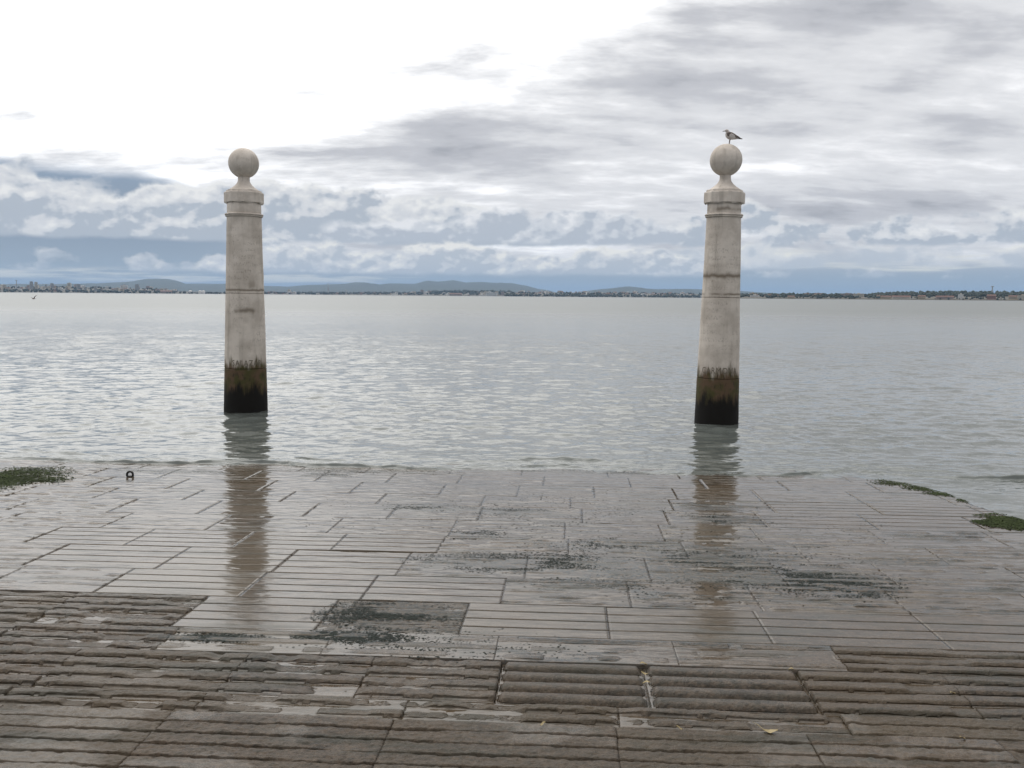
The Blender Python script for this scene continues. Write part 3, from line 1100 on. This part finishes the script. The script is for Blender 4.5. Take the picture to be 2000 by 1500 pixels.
def tufts(name, spots, count, size, mat, seed, tall=1.0):
    """Crumpled little fronds lying over the stones inside soft patches given in photo pixels."""
    rng = np.random.default_rng(seed)
    V = []
    tot = sum(w * rx * ry for (_, _, rx, ry, w) in spots)
    for (x, y, rx, ry, wgt) in spots:
        n = int(count * wgt * rx * ry / tot)
        cu, cv = on_ramp(x, y)
        ru = abs(on_ramp(x + rx, y)[0] - cu)
        rv = abs(on_ramp(x, y - ry)[1] - on_ramp(x, y + ry)[1]) / 2
        a, b = rng.normal(0, 0.5, n), rng.normal(0, 0.5, n)
        u, v = cu + a * ru, cv + b * rv
        ok = (a * a + b * b < 1.1) & (v < edge_v(u) - 0.02)
        if tall > 1.0:
            ok &= fbm(u * 3.0, v * 7.0, 4, 57, 0.6) > rng.uniform(0.30, 0.50, n) + (a * a + b * b - 0.5) * 0.22
        if tall < 1.0:
            ok &= fbm(u * 2.2, v * 9.0, 4, 91, 0.6) > rng.uniform(0.44, 0.56, n)
        a, b, u, v = a[ok], b[ok], u[ok], v[ok]
        n = len(u)
        lift = 0.001 + (np.clip(1 - a * a - b * b, 0, 1) * 0.010 * rng.random(n) if tall > 1.15 else 0)
        c = np.stack([UX.x * u + VX.x * v, UX.y * u + VX.y * v, SLOPE * (V0 - v) + lift], 1)
        s = size * rng.uniform(0.5, 1.5, n)
        th = rng.uniform(0, 6.283, n) if tall > 1 else rng.normal(ROW, 0.5, n)
        d = np.stack([np.cos(th) * s, np.sin(th) * s, s * 0], 1)
        w = s * rng.uniform(0.25, 0.6, n)
        e = np.stack([-np.sin(th) * w, np.cos(th) * w, s * 0], 1)
        up = np.stack([s * 0, s * 0, s * rng.uniform(0.2, 0.6, n) * tall], 1)
        V.append(np.stack([c - d - e * 0.3, c - e + up * 0.7, c + d + up * rng.uniform(0, 1, (n, 1)), c + e + up * 0.5], 1).reshape(-1, 3))
    V = np.concatenate(V)
    k = np.arange(len(V) // 4) * 4
    F = np.concatenate([np.stack([k, k + 1, k + 3], 1), np.stack([k + 1, k + 2, k + 3], 1)])
    return put(name, V, F, mat, None, False)


o = tufts("dark_seaweed", [(x, y, rx, ry, 1.0) for (x, y, rx, ry) in WEED_SPOTS] + [(1150, 1010, 560, 80, 0.10), (1350, 1110, 420, 60, 0.2), (850, 1260, 300, 40, 0.12)], 60000, 0.0080, M_WEED, 3, 0.5)
tag(o, "dark blue-green seaweed scraps spread over the wet slabs", "seaweed", kind='stuff')
o = tufts("green_algae", [(25, 930, 110, 22, 1.0), (-60, 945, 120, 30, 1.0), (90, 938, 55, 8, 0.8)], 20000, 0.014, M_ALGAE, 4, 1.2)
tag(o, "bright green mat of algae at the left edge of the ramp", "algae", kind='stuff')
o = tufts("green_algae", [(1760, 945, 60, 5, 1.0), (1810, 955, 45, 6, 1.3), (1850, 966, 45, 6, 1.3), (1885, 978, 18, 5, 1.0), (1735, 939, 40, 3, .6)], 5000, 0.012, M_ALGAE, 6, 1.1)
tag(o, "thin dark green strip of algae along the rounded right edge", "algae", kind='stuff')
o = tufts("green_algae", [(1975, 1020, 62, 17, 1.0), (2040, 1030, 60, 20, 1.0), (1925, 1022, 22, 8, .7)], 12000, 0.013, M_ALGAE, 7, 1.2)
tag(o, "thick green clump of algae at the far right corner of the ramp", "algae", kind='stuff')


def litter():
    rng = random.Random(8)
    spots = [((1505, 1432), 0.030, "largest yellow leaf scrap near the bottom right, with a long stalk"),
             ((1257, 1301), 0.020, "yellow scrap wedged between two ribbed slabs, farthest of three"),
             ((1259, 1319), 0.018, "yellow scrap wedged between two ribbed slabs, middle of three"),
             ((1262, 1338), 0.018, "yellow scrap wedged between two ribbed slabs, nearest of three"),
             ((1545, 1312), 0.014, "small yellow scrap at the right end of the ribbed slabs"),
             ((1861, 1358), 0.018, "yellow scrap lying on the worn ribs at the right"),
             ((1327, 1427), 0.014, "pale yellow scrap left of the largest leaf scrap"),
             ((1060, 1419), 0.013, "thin yellow scrap near the bottom centre of the ramp"),
             ((1880, 1446), 0.016, "pale straw scrap near the bottom right corner")]
    for (px, py), s, lab in spots:
        u, v = on_ramp(px, py)
        c = uv_world(u, v, 0.004)
        V, F = [], []
        n = 7
        th = rng.uniform(-0.5, 0.5)
        for i in range(n):                           # a curled leaf blade, ribbed along the middle
            t = i / (n - 1)
            w = s * 0.55 * math.sin(math.pi * (0.08 + 0.86 * t)) * rng.uniform(0.7, 1.1)
            x = (t - 0.5) * 2 * s
            z = 0.006 * math.sin(t * 4 + px) + 0.006
            for yy, dz in ((-w, 0.004), (0, 0.0), (w, 0.005)):
                V.append((x * math.cos(th) - yy * math.sin(th), x * math.sin(th) + yy * math.cos(th), z + dz + rng.uniform(-0.001, 0.001)))
        for i in range(n - 1):
            for j in range(2):
                a = i * 3 + j
                F.append((a, a + 1, a + 4, a + 3))
        o = put("leaf_scrap", V, F, M_LEAF, None)
        o.location = c
        if px == 1505:
            put("stalk", *skin_chain([(-s, 0, 0.012, 0.0012), (-s * 1.6, 0.03, 0.02, 0.0012), (-s * 2.0, 0.07, 0.012, 0.0008)], 6), M_LEAF, o)
        tag(o, lab, "leaf")


litter()


# ------------------------------------------------------------------ the far shore
M_HILL = plain("far_hill_scrub", (0.030, 0.040, 0.030), 0.95, 0.5, 0.0012)
M_LAND = plain("far_shore_land", (0.10, 0.088, 0.065), 0.95, 0.4, 0.004)
M_WOOD = plain("far_wood_foliage", (0.020, 0.028, 0.016), 0.95, 0.5, 0.02)
WALLS = [plain("far_wall_" + n, c, 0.9, 0.12, 0.05) for n, c in (('white', (0.72, 0.70, 0.66)), ('cream', (0.56, 0.50, 0.40)), ('ochre', (0.42, 0.33, 0.21)), ('pink', (0.34, 0.26, 0.22)), ('grey', (0.36, 0.36, 0.36)), ('brick', (0.26, 0.13, 0.09)))]
M_ROOF = plain("far_tile_roof", (0.17, 0.095, 0.070), 0.9, 0.25, 0.05)
M_GLAZE = plain("far_window_glass", (0.05, 0.06, 0.07), 0.3, 0.2, 0.05)


def horizon_y(px):
    return 571.0 + 0.00803 * px


def far_point(px, dist, up=0.0):
    """Ground point on the sight line's bearing at a horizontal distance."""
    d = ray(px, horizon_y(px))
    k = dist / math.hypot(d.x, d.y)
    return Vector((d.x * k, d.y * k, up))


def height_of(px, py, dist):
    d = ray(px, py)
    return CAM_H + dist * d.z / math.hypot(d.x, d.y)


def ridge(name, prof, d0, d1, d2, mat, seed, step=6):
    """A hill range: prof are crest points in photo pixels, foot at d0, crest at d1, back foot at d2."""
    xs = np.arange(prof[0][0], prof[-1][0] + step, step)
    ys = np.interp(xs, [p[0] for p in prof], [p[1] for p in prof])
    rows = [(d0, 0.0), (d0 + (d1 - d0) * .3, .22), (d0 + (d1 - d0) * .55, .5), (d0 + (d1 - d0) * .8, .82), (d1, 1.0), (d1 + (d2 - d1) * .5, .6), (d2, 0.0)]
    V = []
    for (d, k) in rows:
        for i, x in enumerate(xs):
            h = height_of(x, ys[i], d1)
            n = (fbm(np.array(x * 0.045), np.array(d * 0.0011), 4, seed) - 0.5)
            edge = min(1.0, (x - xs[0]) / 60 + 0.2, (xs[-1] - x) / 60 + 0.2)
            hh = max(0, h) * k * (1 + (0.5 * float(n) if 0 < k < 1 else 0.10 * float(n))) - (4 if k == 0 else 0)
            V.append(far_point(x, d, hh))
    F = grid_faces(len(xs), len(rows))
    o = put(name, np.array([tuple(v) for v in V]), F, mat)
    tag(o, kind='structure')
    return o


HILLS = [(-500, 556), (-250, 553), (0, 554.5), (120, 554.5), (190, 553.5), (240, 551), (262, 549), (290, 545), (325, 545), (350, 549), (362, 554), (400, 554), (445, 554.5), (512, 558), (562, 560), (600, 556.5), (640, 555),
         (675, 554), (692, 551.5), (712, 552), (742, 555), (760, 553.5), (812, 554), (835, 548), (855, 550), (887, 547.5), (910, 551), (950, 551), (1000, 553.5), (1025, 557), (1050, 564), (1075, 568), (1100, 575), (1130, 580)]
HILLS2 = [(1060, 578), (1137, 569.5), (1175, 564.5), (1225, 559.5), (1250, 562), (1282, 565), (1325, 564.5), (1370, 565), (1450, 569), (1520, 573), (1600, 577), (1680, 583)]
ridge("far_hills", HILLS, 15000, 22000, 26000, M_HILL, 3)
ridge("far_hills", HILLS2, 14000, 19000, 23000, M_HILL, 9)

# low land along the water: (first px, last px, distance of the shoreline, depth, top of the ground in pixels above the waterline)
SHORES = {
    'left': dict(px=(-420, 470), d=8200, depth=1500, top=[(-420, 9), (0, 9), (150, 10), (300, 8), (345, 4), (470, 2.5)]),
    'middle': dict(px=(440, 1000), d=9000, depth=1700, top=[(440, 2), (560, 3), (690, 4), (800, 5), (900, 6.5), (1000, 7)]),
    'right': dict(px=(985, 1520), d=7600, depth=1500, top=[(985, 7), (1100, 7.5), (1250, 8), (1380, 7), (1520, 7)]),
    'wooded': dict(px=(1440, 2450), d=4300, depth=500, top=[(1440, 4), (1560, 8), (1700, 7), (1750, 10), (1850, 12), (1950, 12), (2050, 13), (2450, 14)]),
}


def ground_at(key, px, f):
    """Height of the low land at bearing px, f from 0 (shoreline) to 1 (inland)."""
    s = SHORES[key]
    t = np.interp(px, [p[0] for p in s['top']], [p[1] for p in s['top']])
    full = t / F_PX * (s['d'] + s['depth'])
    return float(1.5 + full * (f ** 0.8)), s['d'] + s['depth'] * f


for key, s in SHORES.items():
    xs = np.arange(s['px'][0], s['px'][1] + 6, 6)
    V = []
    fr = [-0.004, 0.0, 0.15, 0.35, 0.6, 0.85, 1.0, 1.3]
    for f in fr:
        for x in xs:
            if f < 0:
                p = far_point(x, s['d'] * 0.9995, -2.0)
            else:
                h, d = ground_at(key, x, min(f, 1.0))
                wig = (vnoise(np.array(x * 0.05), np.array(f * 3.0), 5) - 0.5) * 6 if f > 0 else 0
                p = far_point(x, d + (f > 1) * s['depth'] * 0.3, h * (1.0 if f <= 1 else 0.2) + wig)
            V.append(tuple(p))
    o = put("far_shore", np.array(V), grid_faces(len(xs), len(fr)), M_LAND)
    tag(o, kind='structure')


def woods():
    rng = random.Random(21)
    ico_v, ico_f = [], []
    bm = bmesh.new()
    bmesh.ops.create_icosphere(bm, subdivisions=1, radius=1.0)
    iv = np.array([v.co[:] for v in bm.verts])
    jf = np.array([[l.vert.index for l in f.loops] for f in bm.faces])
    bm.free()
    V, F = [], []
    n = 0

    def clump(p, w, h):
        nonlocal n
        jit = np.array([[rng.uniform(0.7, 1.25)] for _ in range(len(iv))])
        V.append(iv * jit * np.array([w, w, h]) + np.array([p.x, p.y, p.z + h * 0.6]))
        F.append(jf + n)
        n += len(iv)

    def belt(key, x0, x1, f0, f1, count, size):
        for _ in range(count):
            x, f = rng.uniform(x0, x1), rng.uniform(f0, f1)
            h, d = ground_at(key, x, f)
            s = size * rng.uniform(0.6, 1.4)
            clump(far_point(x, d, h), s * rng.uniform(0.8, 1.5), s)
    belt('wooded', 1700, 2400, 0.35, 1.0, 1500, 6.5)
    belt('wooded', 1440, 1760, 0.2, 1.0, 420, 6.0)
    belt('wooded', 1500, 2400, 0.02, 0.25, 260, 4.0)
    belt('right', 985, 1520, 0.0, 0.18, 500, 8.0)
    belt('right', 985, 1520, 0.2, 1.0, 420, 8.0)
    belt('middle', 440, 1000, 0.1, 1.0, 700, 9.0)
    belt('middle', 840, 1000, 0.6, 1.0, 150, 16.0)
    belt('left', -400, 470, 0.0, 0.2, 420, 9.0)
    belt('left', -400, 360, 0.2, 1.0, 350, 8.0)
    o = put("far_woods", np.concatenate(V), np.concatenate(F), M_WOOD)
    tag(o, "dark belt of trees along the far shore", "woods", kind='stuff')


woods()


def block_mesh(w, d, h, roof, floors):
    """A far building: walls, cornice and a flat or pitched roof, with window bands set into the front."""
    V, F, M = [], [], []

    def box(x0, x1, y0, y1, z0, z1, m):
        n = len(V)
        V.extend([(x0, y0, z0), (x1, y0, z0), (x1, y1, z0), (x0, y1, z0), (x0, y0, z1), (x1, y0, z1), (x1, y1, z1), (x0, y1, z1)])
        for f in ((0, 1, 5, 4), (1, 2, 6, 5), (2, 3, 7, 6), (3, 0, 4, 7), (4, 5, 6, 7), (3, 2, 1, 0)):
            F.append(tuple(n + i for i in f))
            M.append(m)
    box(-w / 2, w / 2, -d / 2, d / 2, -6, h, 0)
    for k in range(floors):
        z = h * (k + 0.35) / floors
        box(-w * 0.44, w * 0.44, -d / 2 - 0.15, -d / 2 + 0.2, z, z + h / floors * 0.38, 2)
    if roof == 'gable':
        n = len(V)
        e, r = 0.6, h * 0.25 + w * 0.06
        V.extend([(-w / 2 - e, -d / 2 - e, h), (w / 2 + e, -d / 2 - e, h), (w / 2 + e, d / 2 + e, h), (-w / 2 - e, d / 2 + e, h), (-w / 2, 0, h + r), (w / 2, 0, h + r)])
        for f in ((0, 1, 5, 4), (2, 3, 4, 5), (1, 2, 5), (3, 0, 4), (3, 2, 1, 0)):
            F.append(tuple(n + i for i in f))
            M.append(1)
    else:
        box(-w / 2 - 0.4, w / 2 + 0.4, -d / 2 - 0.4, d / 2 + 0.4, h + 0.02, h + 1.0, 0)
        box(-w * 0.15, w * 0.15, -d * 0.2, d * 0.2, h + 1.02, h + 3.5, 0)
    return V, F, M


def building(key, px, f, w, h, roof, wall, name, label, group=None, d=None, up=0.0, floors=3, mesh=None):
    z, dist = ground_at(key, px, f)
    p = far_point(px, dist, z + up)
    if mesh is None:
        V, F, M = block_mesh(w, d or w * 0.6, h, roof, floors)
        o = put(name, V, F, [WALLS[wall], M_ROOF, M_GLAZE], None, False, M)
    else:
        o = bpy.data.objects.new(name, mesh)
        COL.objects.link(o)
    o.location = p
    o.rotation_euler = (0, 0, math.atan2(-p.x, p.y) + random.Random(int(px * 7)).uniform(-0.5, 0.5) * (group is not None))
    tag(o, label, 'building', group)
    return o


def town():
    rng = random.Random(33)
    protos = {}
    for i, (w, h, roof, wall, fl) in enumerate([(16, 9, 'gable', 0, 2), (22, 11, 'gable', 1, 3), (14, 8, 'gable', 3, 2), (30, 16, 'flat', 0, 5), (24, 26, 'flat', 1, 8),
                                                (20, 34, 'flat', 4, 10), (34, 14, 'flat', 2, 4), (18, 10, 'gable', 5, 3), (26, 20, 'flat', 3, 6), (20, 12, 'gable', 2, 3)]):
        V, F, M = block_mesh(w, w * 0.6, h, roof, fl)
        o = put("house", V, F, [WALLS[wall], M_ROOF, M_GLAZE], None, False, M)
        protos[i] = o.data
        bpy.data.objects.remove(o)
    LOOK = ["small white gabled house", "cream gabled house", "small pinkish gabled house", "wide white flat-roofed block", "tall cream flat-roofed block", "tall grey tower block",
            "long ochre flat-roofed block", "brick-red gabled house", "pinkish flat-roofed block", "ochre gabled house"]
    plan = [('left', -60, 345, 78, (0, 1, 2, 7, 8, 9, 0, 1, 3, 4, 5, 8, 3), 0.10, 0.95, "in the town massed on the far left shore", "houses of the far left town"),
            ('middle', 520, 800, 22, (0, 1, 2, 3, 7, 4), 0.02, 0.6, "among dark trees on the far middle shore", "buildings on the far middle shore"),
            ('middle', 800, 1000, 46, (0, 1, 3, 4, 8, 2, 9, 3), 0.03, 0.95, "in the town below the central hills", "town blocks below the central hills"),
            ('right', 1000, 1375, 84, (0, 0, 1, 2, 3, 0, 9, 1), 0.18, 0.98, "on the low wooded slope left of the right column", "houses on the slope between the columns"),
            ('wooded', 1450, 1720, 26, (0, 1, 2, 9, 6), 0.3, 1.0, "half hidden by trees right of the right column", "houses right of the right column")]
    for key, x0, x1, n, kinds, f0, f1, lab, grp in plan:
        for _ in range(n):
            k = rng.choice(kinds)
            o = building(key, rng.uniform(x0, x1), rng.uniform(f0, f1), 0, 0, '', 0, "house", LOOK[k] + " " + lab, grp, mesh=protos[k])
            s = rng.uniform(0.8, 1.35) * (0.62 if key == 'wooded' else 1.0)
            o.scale = (s * rng.uniform(0.8, 1.3), s, s * rng.uniform(0.85, 1.2))
    B = building
    B('left', 62, 0.5, 26, 62, 'flat', 4, "tower_block", "tall grey block, left one of the pair near the mast", floors=14)
    B('left', 71, 0.5, 24, 58, 'flat', 1, "tower_block", "tall cream block, right one of the pair near the mast", floors=13)
    B('left', 268, 0.4, 30, 55, 'flat', 4, "tower_block", "grey tower block at the right end of the left town", floors=12)
    B('left', 243, 0.5, 60, 40, 'flat', 0, "apartment_block", "wide whitish apartment block near the right end of the left town", floors=9)
    B('left', 325, 0.05, 90, 14, 'gable', 3, "warehouse", "low pinkish warehouse at the water right of the left town", floors=2)
    B('right', 1058, 0.5, 12, 34, 'flat', 0, "white_tower", "thin white tower among the houses right of the central hills", floors=8)
    B('middle', 960, 0.02, 110, 30, 'flat', 0, "terminal_hall", "large pale hall at the waterline below the central hills", floors=3, d=50)
    B('middle', 890, 0.02, 120, 14, 'gable', 3, "warehouse", "long reddish warehouse at the waterline below the central hills", floors=2, d=40)
    B('wooded', 1474, 0.25, 40, 9, 'flat', 0, "white_hall", "long white hall just right of the right column on the far shore", floors=2, d=20)
    B('wooded', 1545, 0.02, 30, 8, 'gable', 2, "house", "ochre building at the waterline right of the right column", floors=2)
    B('wooded', 1655, 0.35, 56, 15, 'flat', 3, "apartment_block", "long pinkish block, left one of two on the right far shore", floors=4, d=16)
    B('wooded', 1677, 0.35, 44, 15, 'flat', 1, "apartment_block", "long beige block, right one of two on the right far shore", floors=4, d=16)
    B('wooded', 1730, 0.05, 42, 9, 'gable', 2, "warehouse", "bright ochre shed at the waterline, leftmost of the shore sheds", floors=2, d=16)
    B('wooded', 1760, 0.05, 75, 8, 'gable', 1, "warehouse", "long beige shed at the waterline between two ochre sheds", floors=2, d=16)
    B('wooded', 1800, 0.05, 30, 11, 'gable', 2, "warehouse", "taller ochre shed at the waterline, right of the long shed", floors=2, d=16)
    B('wooded', 1845, 0.06, 70, 8, 'gable', 3, "warehouse", "long low brownish shed below the dark wood", floors=2, d=14)
    B('wooded', 1876, 0.10, 20, 18, 'flat', 0, "grain_silo", "white stepped building below the dark wood on the right", floors=4, d=16)
    B('wooded', 1936, 0.10, 34, 13, 'gable', 5, "warehouse", "red brick shed below the dark wood near the right edge", floors=3, d=16)
    B('wooded', 1978, 0.06, 32, 12, 'gable', 2, "house", "ochre gabled house near the right edge of the far shore", floors=2, d=16)
    B('wooded', 1997, 0.08, 36, 16, 'flat', 1, "apartment_block", "beige block cut by the right edge of the picture", floors=4, d=16)


town()


def mast(key, px, f, top_y, r, name, label, cat, bands=0, arms=False):
    z, dist = ground_at(key, px, f)
    p = far_point(px, dist, z)
    h = height_of(px, top_y, dist) - z
    g = empty(name, p)
    n = max(1, bands)
    for k in range(n):
        a, b = h * k / n, h * (k + 1) / n - 0.05
        lathe("mast_section" if bands else "shaft", [(r * (1 - 0.4 * k / n), a), (r * (1 - 0.4 * (k + 1) / n), b)], WALLS[4] if k % 2 == 0 else WALLS[5], g, 12)
    lathe("top_platform", [(r * 1.1, h), (r * 1.9, h + 1.5), (r * 1.9, h + 3.5), (r * 1.2, h + 4.0)], WALLS[4], g, 12)
    if arms:
        put("jib", *skin_chain([(-22, 0, h * 0.42, 3.0), (0, 0, h * 0.62, 3.4), (3, 0, h * 0.66, 2.0)], 6), WALLS[4], g)
    tag(g, label, cat)


mast('left', 33, 0.4, 548, 4.2, "harbour_crane", "dark crane mast rising above the far left town", "crane", 0, True)
mast('middle', 641, 0.3, 554, 3.0, "factory_chimney", "very tall thin chimney on the far middle shore", "chimney", 3)
mast('middle', 676, 0.3, 567, 4.5, "factory_chimney", "short thick chimney right of the very tall thin one", "chimney", 1)
mast('wooded', 1937, 0.9, 560.5, 3.4, "water_tower", "pale tower rising above the dark wood on the right", "tower")


def tank(px, lab):
    z, dist = ground_at('left', px, 0.05)
    g = empty("storage_tank", far_point(px, dist, z))
    lathe("tank_wall", [(13, -4), (13, 18)], WALLS[0], g, 20)
    lathe("tank_dome", [(13.2, 18.02)] + [(13.2 * math.cos(t), 18.02 + 8 * math.sin(t)) for t in np.linspace(0.1, 1.5, 6)], WALLS[0], g, 20)
    tag(g, lab, "tank")


tank(372, "lone white storage tank left of the pair on the shore")
tank(391, "white storage tank, left one of the touching pair")
tank(397.5, "white storage tank, right one of the touching pair")


def sail_boat(px, dist, lab):
    g = empty("sailing_boat", far_point(px, dist, 0.0))
    hull = tube_body("hull", [(-6, 0.8, 0.2), (-5, 0.8, 1.2), (0, 0.8, 1.5), (4, 0.9, 1.1), (6.5, 1.2, 0.1)], WALLS[0], g, 10, 1.1)
    lathe("mast", [(0.12, 1.0), (0.08, 16.0)], WALLS[4], g, 8)
    put("sail", [(-0.3, -0.1, 2.2), (-5.2, 0.9, 2.2), (-0.3, -0.1, 15.5), (-0.3, 0.02, 2.2), (-5.2, 1.02, 2.2), (-0.3, 0.02, 15.5), (-2.9, 0.75, 7.5), (-2.9, 0.87, 7.5)],
        [(0, 2, 6), (0, 6, 1), (3, 7, 5), (3, 4, 7), (0, 1, 4, 3), (1, 6, 7, 4), (6, 2, 5, 7), (0, 3, 5, 2)], WALLS[0], g)
    tag(g, lab, "boat")


sail_boat(65, 6200, "white sailing boat below the left town, left one of two")
sail_boat(75, 6200, "white sailing boat below the left town, right one of two")


def ferry():
    g = empty("ferry", far_point(772, 6500, 0.0), 0.15)
    put("hull", [(-30, -5, -1), (26, -5, -1), (33, 0, -1), (26, 5, -1), (-30, 5, -1), (-31, -5.5, 3), (27, -5.5, 3.4), (36, 0, 4), (27, 5.5, 3.4), (-31, 5.5, 3)],
        [(0, 1, 6, 5), (1, 2, 7, 6), (2, 3, 8, 7), (3, 4, 9, 8), (4, 0, 5, 9), (5, 6, 7, 8, 9), (4, 3, 2, 1, 0)], WALLS[0], g, False)
    V, F, M = block_mesh(44, 9, 5.5, 'flat', 2)
    o = put("cabin", V, F, [WALLS[0], M_ROOF, M_GLAZE], g, False, M)
    o.location = (-4, 0, 9.1)
    lathe("funnel", [(1.6, 16), (1.4, 20)], WALLS[5], g, 12).location = (-10, 0, 0)
    tag(g, "white ferry crossing below the central hills", "ferry")


ferry()

# ------------------------------------------------------------------ haze
hz_m = bpy.data.materials.new("river_haze")
hz_m.use_nodes = True
hn = hz_m.node_tree
hn.nodes.clear()
pv = hn.nodes.new('ShaderNodeVolumePrincipled')
pv.inputs['Color'].default_value = (0.42, 0.62, 0.90, 1)
pv.inputs['Density'].default_value = HAZE = 0.000027
pv.inputs['Anisotropy'].default_value = 0.0
ho = hn.nodes.new('ShaderNodeOutputMaterial')
hn.links.new(pv.outputs[0], ho.inputs['Volume'])
X, Y0, Y1, Z0, Z1 = 60000.0, -400.0, 62000.0, -9.0, 620.0
hb = put("haze", [(-X, Y0, Z0), (X, Y0, Z0), (X, Y1, Z0), (-X, Y1, Z0), (-X, Y0, Z1), (X, Y0, Z1), (X, Y1, Z1), (-X, Y1, Z1)],
         [(3, 2, 1, 0), (4, 5, 6, 7), (0, 1, 5, 4), (1, 2, 6, 5), (2, 3, 7, 6), (3, 0, 4, 7)], hz_m, None, False)
tag(hb, "thin blue haze over the river and far shore", "haze", kind='stuff')
